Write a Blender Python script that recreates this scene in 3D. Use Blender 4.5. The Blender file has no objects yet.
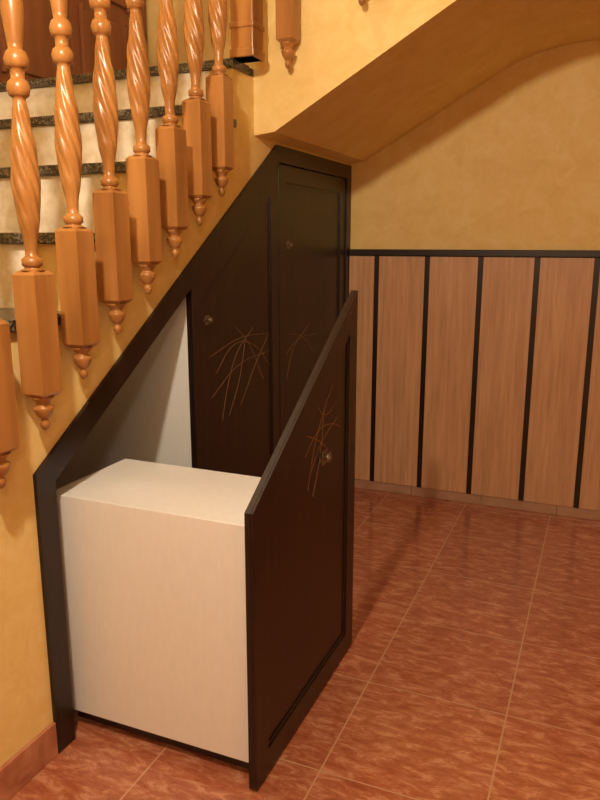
import bpy, bmesh, math, random
from mathutils import Vector
random.seed(4)
S=bpy.context.scene
S.view_settings.view_transform='Standard'
S.view_settings.exposure=0.0
COL=bpy.context.collection

# ---------------------------------------------------------------- materials
def newmat(name):
    m=bpy.data.materials.new(name); m.use_nodes=True
    nt=m.node_tree; b=nt.nodes['Principled BSDF']
    return m,nt,b
def N(nt,t,**k):
    n=nt.nodes.new(t)
    for a,v in k.items():
        if a in n.inputs: n.inputs[a].default_value=v
        else: setattr(n,a,v)
    return n
def ramp(nt,stops):
    r=nt.nodes.new('ShaderNodeValToRGB'); e=r.color_ramp.elements
    while len(e)<len(stops): e.new(.5)
    for i,(p,c) in enumerate(stops):
        e[i].position=p; e[i].color=(*c,1)
    return r
def coords(nt,scale=(1,1,1),loc=(0,0,0),rot=(0,0,0)):
    g=nt.nodes.new('ShaderNodeNewGeometry'); mp=nt.nodes.new('ShaderNodeMapping')
    mp.inputs['Scale'].default_value=scale; mp.inputs['Location'].default_value=loc; mp.inputs['Rotation'].default_value=rot
    nt.links.new(g.outputs['Position'],mp.inputs['Vector']); return mp.outputs[0]
def noise_mat(name,stops,scale=5,detail=6,stretch=(1,1,1),rough=.5,bump=0,distort=0,spec=.5,nrough=.5):
    m,nt,b=newmat(name); L=nt.links.new
    v=coords(nt,stretch)
    n=N(nt,'ShaderNodeTexNoise'); n.inputs['Scale'].default_value=scale; n.inputs['Detail'].default_value=detail
    n.inputs['Distortion'].default_value=distort; n.inputs['Roughness'].default_value=nrough
    L(v,n.inputs['Vector']); r=ramp(nt,stops); L(n.outputs['Fac'],r.inputs[0]); L(r.outputs[0],b.inputs['Base Color'])
    b.inputs['Roughness'].default_value=rough; b.inputs['Specular IOR Level'].default_value=spec
    if bump:
        bp=N(nt,'ShaderNodeBump'); bp.inputs['Strength'].default_value=bump; bp.inputs['Distance'].default_value=.01
        L(n.outputs['Fac'],bp.inputs['Height']); L(bp.outputs[0],b.inputs['Normal'])
    return m
M_wall=noise_mat('yellow_sponge_plaster',[(.3,(.77,.53,.19)),(.5,(.83,.60,.24)),(.72,(.88,.68,.32))],scale=9,detail=11,rough=.7,bump=.22,nrough=.75,distort=.6,spec=.25)
M_ceil=noise_mat('ceiling_plaster',[(.3,(.74,.53,.24)),(.7,(.80,.60,.30))],scale=5,detail=8,rough=.8,spec=.2)
M_oak=noise_mat('varnished_oak',[(.3,(.26,.10,.025)),(.5,(.38,.16,.042)),(.7,(.48,.22,.065))],scale=14,detail=6,stretch=(1,1,.12),rough=.3)
M_door=noise_mat('reddish_door_wood',[(.3,(.20,.065,.025)),(.7,(.32,.12,.05))],scale=12,stretch=(1,1,.1),rough=.35)
M_board=noise_mat('wainscot_wood',[(.3,(.46,.25,.13)),(.5,(.58,.325,.175)),(.7,(.67,.40,.225))],scale=60,detail=8,stretch=(1,1,.045),rough=.42,nrough=.65)
M_dark=noise_mat('wenge_wood',[(.3,(.010,.004,.003)),(.7,(.022,.009,.006))],scale=30,detail=6,stretch=(1,1,.06),rough=.36,bump=.05)
M_white=noise_mat('melamine_offwhite',[(.3,(.77,.745,.72)),(.7,(.80,.78,.755))],scale=60,detail=4,stretch=(1,1,.3),rough=.5,spec=.3)
M_marble=noise_mat('cream_marble',[(.3,(.74,.65,.50)),(.55,(.88,.82,.70)),(.75,(.92,.88,.78))],scale=30,detail=8,rough=.3)
M_skirt=noise_mat('terracotta_skirting',[(.3,(.34,.12,.065)),(.55,(.48,.20,.115)),(.75,(.60,.30,.18))],scale=11,detail=8,rough=.25,distort=1)
M_skirt2=noise_mat('pale_skirting',[(.3,(.38,.20,.12)),(.75,(.50,.30,.20))],scale=11,detail=8,rough=.3)
M_metal=noise_mat('brushed_pewter',[(.3,(.20,.17,.14)),(.7,(.34,.29,.24))],scale=40,rough=.35); M_metal.node_tree.nodes['Principled BSDF'].inputs['Metallic'].default_value=.85
M_gold=noise_mat('pale_copper_lines',[(.3,(.34,.17,.08)),(.7,(.46,.26,.14))],scale=40,rough=.5)  # thin pale copper curves laid just off the dark fronts
M_rubber=noise_mat('black_rubber',[(.3,(.01,.01,.01)),(.7,(.02,.02,.02))],scale=40,rough=.6)

def granite():
    m,nt,b=newmat('speckled_granite'); L=nt.links.new
    v=coords(nt); vo=N(nt,'ShaderNodeTexVoronoi'); vo.inputs['Scale'].default_value=170
    L(v,vo.inputs['Vector']); r=ramp(nt,[(0,(.012,.011,.010)),(.6,(.05,.045,.038)),(.8,(.15,.12,.09)),(1,(.2,.17,.12))])
    s=N(nt,'ShaderNodeSeparateColor'); L(vo.outputs['Color'],s.inputs[0]); L(s.outputs[0],r.inputs[0]); L(r.outputs[0],b.inputs['Base Color'])
    b.inputs['Roughness'].default_value=.22; return m
M_gran=granite()

def floormat():
    m,nt,b=newmat('red_marble_tiles'); L=nt.links.new
    v=coords(nt,(1.0,2.8,1),rot=(0,0,.25))
    n1=N(nt,'ShaderNodeTexNoise'); n1.inputs['Scale'].default_value=12; n1.inputs['Detail'].default_value=14; n1.inputs['Roughness'].default_value=.78; n1.inputs['Distortion'].default_value=.5
    L(v,n1.inputs['Vector'])
    r=ramp(nt,[(.30,(.25,.06,.026)),(.43,(.37,.105,.047)),(.52,(.46,.155,.078)),(.60,(.62,.29,.165)),(.68,(.46,.155,.078))]); L(n1.outputs['Fac'],r.inputs[0])
    v2=coords(nt,(1,1,1),loc=(.168,.17,0))
    br=N(nt,'ShaderNodeTexBrick'); br.offset=0; br.squash=1
    br.inputs['Scale'].default_value=1; br.inputs['Mortar Size'].default_value=.0026; br.inputs['Brick Width'].default_value=.45; br.inputs['Row Height'].default_value=.45
    br.inputs['Color1'].default_value=(.90,.90,.90,1); br.inputs['Color2'].default_value=(1.06,1.06,1.06,1); br.inputs['Mortar'].default_value=(1,1,1,1)
    L(v2,br.inputs['Vector'])
    mu=N(nt,'ShaderNodeMix'); mu.data_type='RGBA'; mu.blend_type='MULTIPLY'; mu.inputs[0].default_value=1
    L(r.outputs[0],mu.inputs[6]); L(br.outputs['Color'],mu.inputs[7])
    mx=N(nt,'ShaderNodeMix'); mx.data_type='RGBA'; L(br.outputs['Fac'],mx.inputs[0]); L(mu.outputs[2],mx.inputs[6]); mx.inputs[7].default_value=(.56,.31,.18,1)
    L(mx.outputs[2],b.inputs['Base Color'])
    b.inputs['Roughness'].default_value=.13; b.inputs['Specular IOR Level'].default_value=1.0
    return m
M_floor=floormat()

# ---------------------------------------------------------------- helpers
def empty(name,loc=(0,0,0)):
    e=bpy.data.objects.new(name,None); e.empty_display_size=.1; COL.objects.link(e); return e
def link(name,me,mat,parent=None,bevel=0,smooth=False):
    o=bpy.data.objects.new(name,me); COL.objects.link(o)
    if mat and not me.materials: me.materials.append(mat)
    if parent: o.parent=parent
    if bevel:
        md=o.modifiers.new('b','BEVEL'); md.width=bevel; md.segments=2; md.limit_method='ANGLE'; md.angle_limit=.6
    if smooth:
        for p in me.polygons: p.use_smooth=True
    return o
def box(name,x0,x1,y0,y1,z0,z1,mat,parent=None,bevel=0):
    v=[(x,y,z) for x in(x0,x1) for y in(y0,y1) for z in(z0,z1)]
    f=[(0,1,3,2),(4,6,7,5),(0,4,5,1),(2,3,7,6),(0,2,6,4),(1,5,7,3)]
    me=bpy.data.meshes.new(name); me.from_pydata(v,[],f); me.update()
    return link(name,me,mat,parent,bevel)
def prism(name,poly,a,b,axis,mat,parent=None,bevel=0):
    """poly 2-D; axis 'x': poly=(y,z); axis 'y': poly=(x,z)"""
    n=len(poly)
    def P(p,t): return (t,p[0],p[1]) if axis=='x' else (p[0],t,p[1])
    v=[P(p,a) for p in poly]+[P(p,b) for p in poly]
    f=[tuple(range(n)),tuple(reversed(range(n,2*n)))]+[(i,i+n,(i+1)%n+n,(i+1)%n) for i in range(n)]
    me=bpy.data.meshes.new(name); me.from_pydata(v,[],f)
    bm=bmesh.new(); bm.from_mesh(me); bmesh.ops.recalc_face_normals(bm,faces=bm.faces)
    big=[fc for fc in bm.faces if len(fc.verts)>4]
    if big and not bevel: bmesh.ops.triangulate(bm,faces=big)
    bm.to_mesh(me); bm.free(); me.update()
    return link(name,me,mat,parent,bevel)
def inset(poly,d):
    n=len(poly); A=sum(poly[i][0]*poly[(i+1)%n][1]-poly[(i+1)%n][0]*poly[i][1] for i in range(n))
    s=1 if A>0 else -1; ln=[]
    for i in range(n):
        p=Vector(poly[i]); q=Vector(poly[(i+1)%n]); t=(q-p).normalized(); nn=Vector((-t.y,t.x))*s
        ln.append((p+nn*d,t))
    out=[]
    for i in range(n):
        p,t=ln[i-1]; q,u=ln[i]; cr=t.x*u.y-t.y*u.x
        k=((q-p).x*u.y-(q-p).y*u.x)/cr; out.append(tuple(p+t*k))
    return out
def ring_prism(name,outer,inner,a,b,mat,parent=None):
    n=len(outer)
    v=[(a,*p) for p in outer]+[(a,*p) for p in inner]+[(b,*p) for p in outer]+[(b,*p) for p in inner]
    f=[]
    for i in range(n):
        j=(i+1)%n
        f+= [(i,j,n+j,n+i),(2*n+i,3*n+i,3*n+j,2*n+j),(i,2*n+i,2*n+j,j),(n+i,n+j,3*n+j,3*n+i)]
    me=bpy.data.meshes.new(name); me.from_pydata(v,[],f)
    bm=bmesh.new(); bm.from_mesh(me); bmesh.ops.recalc_face_normals(bm,faces=bm.faces); bm.to_mesh(me); bm.free()
    return link(name,me,mat,parent,.0015)
def lathe(name,fn,zs,seg,mat,parent=None,loc=(0,0,0)):
    v=[];f=[];sm=[]
    for z in zs:
        for i in range(seg):
            t=2*math.pi*i/seg; r,_=fn(z,t); v.append((r*math.cos(t),r*math.sin(t),z))
    for k in range(len(zs)-1):
        flat=fn((zs[k]+zs[k+1])/2,0)[1]
        for i in range(seg):
            j=(i+1)%seg; f.append((k*seg+i,k*seg+j,(k+1)*seg+j,(k+1)*seg+i)); sm.append(not flat)
    f.append(tuple(reversed(range(seg)))); sm.append(False)
    f.append(tuple(range((len(zs)-1)*seg,len(zs)*seg))); sm.append(False)
    me=bpy.data.meshes.new(name); me.from_pydata(v,[],f); me.update()
    for p,s in zip(me.polygons,sm): p.use_smooth=s
    me.materials.append(mat)
    return me
def curve(name,pts,r,mat,parent):
    c=bpy.data.curves.new(name,'CURVE'); c.dimensions='3D'; c.bevel_depth=r; c.bevel_resolution=1; c.resolution_u=8
    s=c.splines.new('BEZIER'); s.bezier_points.add(len(pts)-1)
    for bp,p in zip(s.bezier_points,pts): bp.co=p; bp.handle_left_type=bp.handle_right_type='AUTO'
    c.materials.append(mat); o=bpy.data.objects.new(name,c); COL.objects.link(o); o.parent=parent; return o

# ---------------------------------------------------------------- room shell
YB=3.93; XL=-1.3; XR=3.2; YF=-2.6; YS=2.75
box('floor',XL-.1,XR+.1,YF-.1,YB+.1,-.1,0,M_floor)
box('wall_back',XL-.1,XR+.1,YB,YB+.1,0,4.7,M_wall)
box('wall_left',XL-.1,XL,YF,YB,0,4.7,M_wall)
box('wall_right',XR,XR+.1,YF,YB,0,4.7,M_wall)
box('wall_front',XL-.1,XR+.1,YF-.1,YF,0,4.7,M_wall)
box('ceiling',1.0,XR,YF,YS-.001,2.37,2.68,M_ceil)
box('ceiling_stairwell',XL,XR,YF,YB,4.6,4.7,M_ceil)

nos=[(1.248+.326*k,1.258+.213*k) for k in range(-5,5)]   # (y,z) nosings, last = landing
poly=[(nos[0][0]+.02,0),(1.40,0),(1.40,.844),(2.95,1.849),(YB-.001,1.849),(YB-.001,nos[-1][1]-.031)]
for i in range(len(nos)-1,-1,-1):
    y,z=nos[i]; poly.append((y+.02,z-.031))
    poly.append((y+.02,(nos[i-1][1]-.031) if i>0 else 0))
poly=poly[:-1]
prism('wall_stair_side',poly,-.10,0,'x',M_wall)

# staircase
st=empty('staircase')
for i,(y,z) in enumerate(nos[:-1]):
    box('tread_%d'%i,XL,.016,y,y+.326+.02,z-.03,z,M_gran,st,.003)
    zl=nos[i-1][1] if i else 0
    box('riser_%d'%i,XL,-.101,y+.022,y+.045,zl+.0005,z-.031,M_marble,st)
y,z=nos[-1]
box('landing_riser',XL,-.101,y+.022,y+.045,nos[-2][1],z-.031,M_marble,st)
box('landing_slab',XL,-.101,y+.05,YB-.001,1.865,z-.031,M_wall,st)
box('landing_edge',XL,.012,y,YS-.06,z-.03,z,M_gran,st,.003)
box('landing_top',XL,-.001,YS-.06,YB-.001,z-.03,z,M_gran,st)
sof=[(0,1.862),(.09,1.872),(.78,1.872+.565*.69)]
for t in range(1,8):
    u=t/8; p0=Vector((.78,2.262)); p1=Vector((.97,2.37)); p2=Vector((1.20,2.37))
    q=(1-u)**2*p0+2*u*(1-u)*p1+u*u*p2; sof.append(tuple(q))
sof+=[(1.20,2.37),(XR-.001,2.37),(XR-.001,2.68),(.9,2.68),(.6,2.68),(.6,2.54),(.3,2.54),(.3,2.37),(0.0,2.37)]
prism('ceiling_flight_soffit',sof,YS,YB-.001,'y',M_wall)
for i,(x,z) in enumerate([(0,2.37),(.3,2.54),(.6,2.68)]):
    box('upper_tread_%d'%i,x-.02,x+.3,YS+.001,YB-.001,z+.001,z+.03,M_gran,st,.003)

# skirtings
bb=empty('baseboard_left')
for i in range(4):
    y1=1.398-.33*i; y0=y1-.327
    box('tile_%d'%i,.0,.012,y0,y1,.0005,.105,M_skirt,bb,.002)
bk=empty('baseboard_back')
for i in range(8):
    box('tile_%d'%i,.015+.4*i,.412+.4*i if i<7 else XR-.002,YB-.014,YB-.0005,.0005,.055,M_skirt2,bk,.002)

# ---------------------------------------------------------------- wainscot
wa=empty('wall_wainscot_panelling')
box('backing',.013,XR-.001,YB-.008,YB-.0005,.056,1.37,M_dark,wa)
xs=[.174+.2835*k for k in range(-1,11)]
for i in range(len(xs)):
    a=max(xs[i]+.014,.014); b=(xs[i+1]-.014) if i+1<len(xs) else XR-.002
    box('board_%d'%i,a,min(b,XR-.002),YB-.022,YB-.008,.058,1.365,M_board,wa,.002)
for i,x in enumerate(xs):
    if x>.05: box('strip_%d'%i,x-.014,x+.014,YB-.018,YB-.008,.056,1.367,M_dark,wa)
box('top_rail',.013,XR-.001,YB-.035,YB-.0005,1.368,1.402,M_dark,wa,.003)

# ---------------------------------------------------------------- closet
cl=empty('understair_closet')
outer=[(1.40,0),(1.40,.844),(2.95,1.849),(YB-.002,1.849),(YB-.002,0),(3.86,0),(3.86,1.779),(2.972,1.779),(1.47,.806),(1.47,0)]
prism('frame',outer,-.10,.012,'x',M_dark,cl)
def slope_in(y): return min(.806+.648*(y-1.47),1.779)
def shaker(name,poly,x0,x1,w,parent,rec=.008):
    inn=inset(poly,w)
    prism(name+'_panel',poly,x0,x1-rec,'x',M_dark,parent)
    ring_prism(name+'_stiles',poly,inn,x1-rec,x1,M_dark,parent)
    i2=inset(inn,.012)
    ring_prism(name+'_bead',inn,i2,x1-rec,x1-rec+.004,M_dark,parent)
g=.004
A=[(2.225,.06),(2.972,.06),(2.972,1.779-g-.002),(2.225,slope_in(2.225)-g)]
B=[(2.978,.06),(3.856,.06),(3.856,1.775),(2.978,1.775)]
shaker('leaf_a',A,-.02,.004,.075,cl)
shaker('leaf_b',B,-.02,.004,.075,cl)
box('plinth',-.02,-.002,2.225,3.858,0.001,.056,M_dark,cl)
box('carcass_partition',-.85,-.021,2.226,2.244,.001,1.25,M_white,cl)
box('carcass_back',-.87,-.85,1.42,2.244,.001,1.25,M_white,cl)
prism('carcass_roof',[(1.41,.80),(2.244,.80+.648*.834),(2.244,.82+.648*.834),(1.41,.82)],-.87,-.101,'x',M_white,cl)
box('carcass_side',-.85,-.101,1.42,1.438,.001,.80,M_white,cl)
def knob(prefix,x,y,z,parent,s=1.0):
    box(prefix+'_plate',x,x+.003,y-.017*s,y+.017*s,z-.017*s,z+.017*s,M_metal,parent,.002)
    me=lathe(prefix+'_m',lambda zz,t:((.005*s if zz<.010 else (.011*s if zz<.015 else .007*s)),False),[0,.006,.0099,.0101,.0149,.016,.019],20,M_metal)
    o=bpy.data.objects.new(prefix+'_knob',me); COL.objects.link(o); o.parent=parent
    o.rotation_euler=(0,math.pi/2,0); o.location=(x+.003,y,z)
    for q in (-1,1):
        box(prefix+'_wing%d'%(q+1),x+.001,x+.005,y+q*.026*s-.010*s,y+q*.026*s+.010*s,z-.005*s,z+.005*s,M_metal,parent,.001)
knob('handle_a',-.004,2.34,1.16,cl)
knob('handle_b',-.004,3.09,1.43,cl)
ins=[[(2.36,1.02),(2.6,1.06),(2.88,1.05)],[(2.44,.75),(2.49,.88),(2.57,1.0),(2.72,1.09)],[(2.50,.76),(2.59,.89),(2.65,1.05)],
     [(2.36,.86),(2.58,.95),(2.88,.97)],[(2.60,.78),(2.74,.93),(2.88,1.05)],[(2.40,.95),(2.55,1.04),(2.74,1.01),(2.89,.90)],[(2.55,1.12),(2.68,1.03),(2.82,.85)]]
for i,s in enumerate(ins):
    curve('thin_line_%d'%i,[(-.0038,a,b) for a,b in s],.0006,M_gold,cl)
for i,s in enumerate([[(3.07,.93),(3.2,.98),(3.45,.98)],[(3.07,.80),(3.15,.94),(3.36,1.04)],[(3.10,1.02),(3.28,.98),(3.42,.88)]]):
    curve('thin_line_b%d'%i,[(-.0038,a,b) for a,b in s],.0006,M_gold,cl)

# ---------------------------------------------------------------- pull out drawer
dr=empty('pull_out_drawer')
F=[(1.485,.008),(2.275,.008),(2.275,1.290),(1.485,.795)]
FX=.607
shaker('front',F,FX-.024,FX,.075,dr)
bx0,bx1,by0,by1,bz0,bz1=-.06,FX-.0245,1.516,1.88,.058,.746
box('side_near',bx0,bx1,by0,by0+.018,bz0,bz1,M_white,dr,.0008)
box('side_far',bx0,bx1,by1-.018,by1,bz0,bz1,M_white,dr,.0008)
box('bottom',bx0,bx1,by0+.018,by1-.018,bz0,bz0+.018,M_white,dr)
box('end_back',bx0,bx0+.018,by0+.018,by1-.018,bz0+.018,bz1-.019,M_white,dr)
box('lid',bx0,bx1,by0+.0185,by1-.0185,bz1-.019,bz1,M_white,dr)
box('gap_shade_strip',bx0+.02,bx1-.001,by0+.03,by0+.048,.012,bz0-.0005,M_dark,dr)  # dark board standing in for the shade in the gap under the box
def castor(nm,x,y):
    me=lathe(nm,lambda z,t:(.024,False),[0,.002,.018,.02],24,M_rubber)
    o=bpy.data.objects.new(nm,me); COL.objects.link(o); o.parent=dr; o.rotation_euler=(math.pi/2,0,0); o.location=(x,y+.01,.0245)
    box(nm+'_fork',x-.012,x+.012,y-.014,y+.014,.047,bz0-.0002,M_metal,dr)
for i,(x,y) in enumerate([(.50,1.60),(.50,1.84),(.0,1.60),(.0,1.84)]): castor('castor_%d'%i,x,y)
knob('handle',FX-.008,1.994,.797,dr,1.35)
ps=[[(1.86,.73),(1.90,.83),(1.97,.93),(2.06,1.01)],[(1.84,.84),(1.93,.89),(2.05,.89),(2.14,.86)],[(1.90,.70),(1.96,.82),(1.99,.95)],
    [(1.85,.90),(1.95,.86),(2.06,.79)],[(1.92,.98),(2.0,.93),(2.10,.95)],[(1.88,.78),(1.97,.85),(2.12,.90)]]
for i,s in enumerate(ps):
    curve('thin_line_%d'%i,[(FX-.0078,a,b) for a,b in s],.0008,M_gold,dr)

# ---------------------------------------------------------------- balustrade
def interp(tab,z):
    for (a,b),(c,d) in zip(tab,tab[1:]):
        if z<=c:
            u=(z-a)/(c-a) if c>a else 0; u=u*u*(3-2*u); return b+(d-b)*u
    return tab[-1][1]
tabA=[(0,.003),(.008,.010),(.018,.013),(.030,.008),(.036,.015),(.048,.022),(.062,.026),(.070,.015),(.078,.020),(.09,.03)]
tabB=[(.405,.03),(.412,.018),(.418,.025),(.432,.025),(.440,.015),(.47,.015)]
tabT=[(.47,.016),(.53,.025),(.60,.031),(.68,.028),(.76,.019),(.80,.015)]
tabC=[(.80,.015),(.806,.023),(.822,.027),(.836,.023),(.842,.016),(.862,.016),(.868,.025),(.884,.028),(.900,.023),(.906,.016),(.93,.019),(.98,.025),(1.03,.023),(1.12,.016),(1.17,.014),(1.175,.022),(1.19,.022),(1.195,.015),(1.21,.03)]
HB=.0345
def prof(z,t):
    if .09<=z<=.405 or z>=1.21:
        h=HB
        for e in (.09,.405,1.21):
            d=abs(z-e)
            if d<.010: h=HB-.010+d
        return h/max(abs(math.cos(t)),abs(math.sin(t))),True
    if z<.09: return interp(tabA,z),False
    if z<.47: return interp(tabB,z),False
    if z<.80:
        r=interp(tabT,z); e=math.sin(math.pi*(z-.47)/.33)**.5
        return r*(1+.16*e*abs(math.cos(4*t+z*46))-.06*e),False
    return interp(tabC,z),False
zs=[0,.004,.008,.013,.018,.024,.030,.033,.036,.042,.048,.055,.062,.066,.070,.074,.078,.084,.0899,.0901,.1,.395,.4049,.4051,.4085,.412,.415,.418,.425,.432,.436,.440,.455]
zs+=[.47+.33*i/60 for i in range(61)]
zs+=[.803,.806,.814,.822,.829,.836,.839,.842,.852,.862,.865,.868,.876,.884,.892,.900,.903,.906,.918,.93,.955,.98,1.0,1.03,1.06,1.09,1.12,1.15,1.17,1.1725,1.175,1.19,1.1925,1.195,1.203,1.2099,1.2101,1.22,1.30]
bal_me=lathe('baluster_mesh',prof,zs,64,M_oak)
rl=empty('stair_balustrade')
k=0
for i in range(-7,7):
    y=1.398+.161*i; z=.973+.105*i
    o=bpy.data.objects.new('baluster_%d'%k,bal_me); COL.objects.link(o); o.parent=rl; o.location=(.058,y,z); k+=1
for i in range(3):
    o=bpy.data.objects.new('baluster_%d'%k,bal_me); COL.objects.link(o); o.parent=rl; o.location=(.175+.29*i,YS-.058,2.085+.185*i); k+=1
def rail(n,p0,p1):
    c=bpy.data.curves.new(n,'CURVE'); c.dimensions='3D'
    s=c.splines.new('POLY'); s.points.add(1); s.points[0].co=(*p0,1); s.points[1].co=(*p1,1)
    c.bevel_depth=.038; c.bevel_resolution=5; c.use_fill_caps=True; c.materials.append(M_oak)
    o=bpy.data.objects.new(n,c); COL.objects.link(o); o.parent=rl
rail('handrail_lower',(.058,.15,.16+1.325),(.058,2.6,1.76+1.325))
rail('handrail_upper',(.058,YS-.1,3.32),(.94,YS-.1,3.87))
def newel(n,x,y,z0,z1):
    box(n+'_post',x-.046,x+.046,y-.046,y+.046,z0,z1,M_oak,rl,.004)
    box(n+'_cap',x-.056,x+.056,y-.056,y+.056,z1,z1+.03,M_oak,rl,.006)
    box(n+'_collar',x-.050,x+.050,y-.050,y+.050,z0+.10,z0+.12,M_oak,rl,.004)
    box(n+'_foot',x-.05,x+.05,y-.05,y+.05,z0,z0+.03,M_oak,rl,.004)
newel('newel_top',.045,2.61,2.112,3.4)
newel('newel_bottom',.058,.10,.001,1.60)

# ---------------------------------------------------------------- upper door on left wall
d1=empty('door_1')
dx=XL+.001
def leaf(n,y0,y1):
    box(n+'_slab',dx,dx+.03,y0,y1,2.125,4.05,M_door,d1,.003)
    for j,(a,b) in enumerate([(2.22,2.62),(2.72,3.30),(3.40,3.95)]):
        box(n+'_raised_%d'%j,dx+.03,dx+.045,y0+.09,y1-.09,a,b,M_door,d1,.012)
        box(n+'_mould_a%d'%j,dx+.03,dx+.052,y0+.065,y0+.085,a-.02,b+.02,M_door,d1,.004)
        box(n+'_mould_b%d'%j,dx+.03,dx+.052,y1-.085,y1-.065,a-.02,b+.02,M_door,d1,.004)
leaf('leaf_l',2.66,3.22); leaf('leaf_r',3.23,3.79)
box('jamb_l',dx,dx+.05,2.57,2.655,2.112,4.14,M_door,d1,.004)
box('jamb_r',dx,dx+.05,3.795,3.88,2.112,4.14,M_door,d1,.004)
box('head',dx,dx+.05,2.656,3.794,4.06,4.14,M_door,d1,.004)

# ---------------------------------------------------------------- lamps
LX,LY,LZ=.66,.48,2.46
lp=empty('pendant_lamp')
box('cord',LX-.003,LX+.003,LY-.003,LY+.003,LZ+.10,4.57,M_rubber,lp)
me=lathe('canopy_m',lambda z,t:(.06,False),[0,.01,.03],32,M_metal)
o=bpy.data.objects.new('canopy',me); COL.objects.link(o); o.parent=lp; o.location=(LX,LY,4.569)
me=lathe('socket_m',lambda z,t:(.022,False),[0,.01,.05],24,M_metal)
o=bpy.data.objects.new('socket',me); COL.objects.link(o); o.parent=lp; o.location=(LX,LY,LZ+.055)
cp=empty('hall_fill')  # added holder for the fill light, not a known fixture
me=lathe('fill_plate_m',lambda z,t:(.10 if z<.02 else .08,False),[0,.01,.0199,.0201,.03],32,M_metal)
o=bpy.data.objects.new('canopy_plate',me); COL.objects.link(o); o.parent=cp; o.location=(1.7,-.6,2.338)
def light(n,kind,loc,e,c,size,rot=None,parent=None):
    l=bpy.data.lights.new(n,kind); l.energy=e; l.color=c
    l.shadow_soft_size=size
    o=bpy.data.objects.new(n,l); COL.objects.link(o); o.location=loc
    if parent: o.parent=parent
    return o
W=(1,.85,.64)
light('bulb','POINT',(LX,LY,LZ),125,W,.05,parent=lp)
light('hall_fill_light','POINT',(1.7,-.6,2.2),26,W,.10,parent=cp)  # weak secondary light, added out of view as fill
light('stairwell_light','POINT',(-.2,1.6,4.0),40,W,.15)
w=bpy.data.worlds.new('World'); S.world=w; w.use_nodes=True
w.node_tree.nodes['Background'].inputs[0].default_value=(.9,.6,.35,1); w.node_tree.nodes['Background'].inputs[1].default_value=.05

# ---------------------------------------------------------------- camera
c=bpy.data.cameras.new('camera'); co=bpy.data.objects.new('camera',c); COL.objects.link(co)
co.location=(1.356,0,1.45); co.rotation_euler=(math.radians(77.5),0,math.radians(22.8))
c.sensor_fit='VERTICAL'; c.sensor_height=36; c.sensor_width=27; c.lens=32.4; c.clip_start=.02
S.camera=co
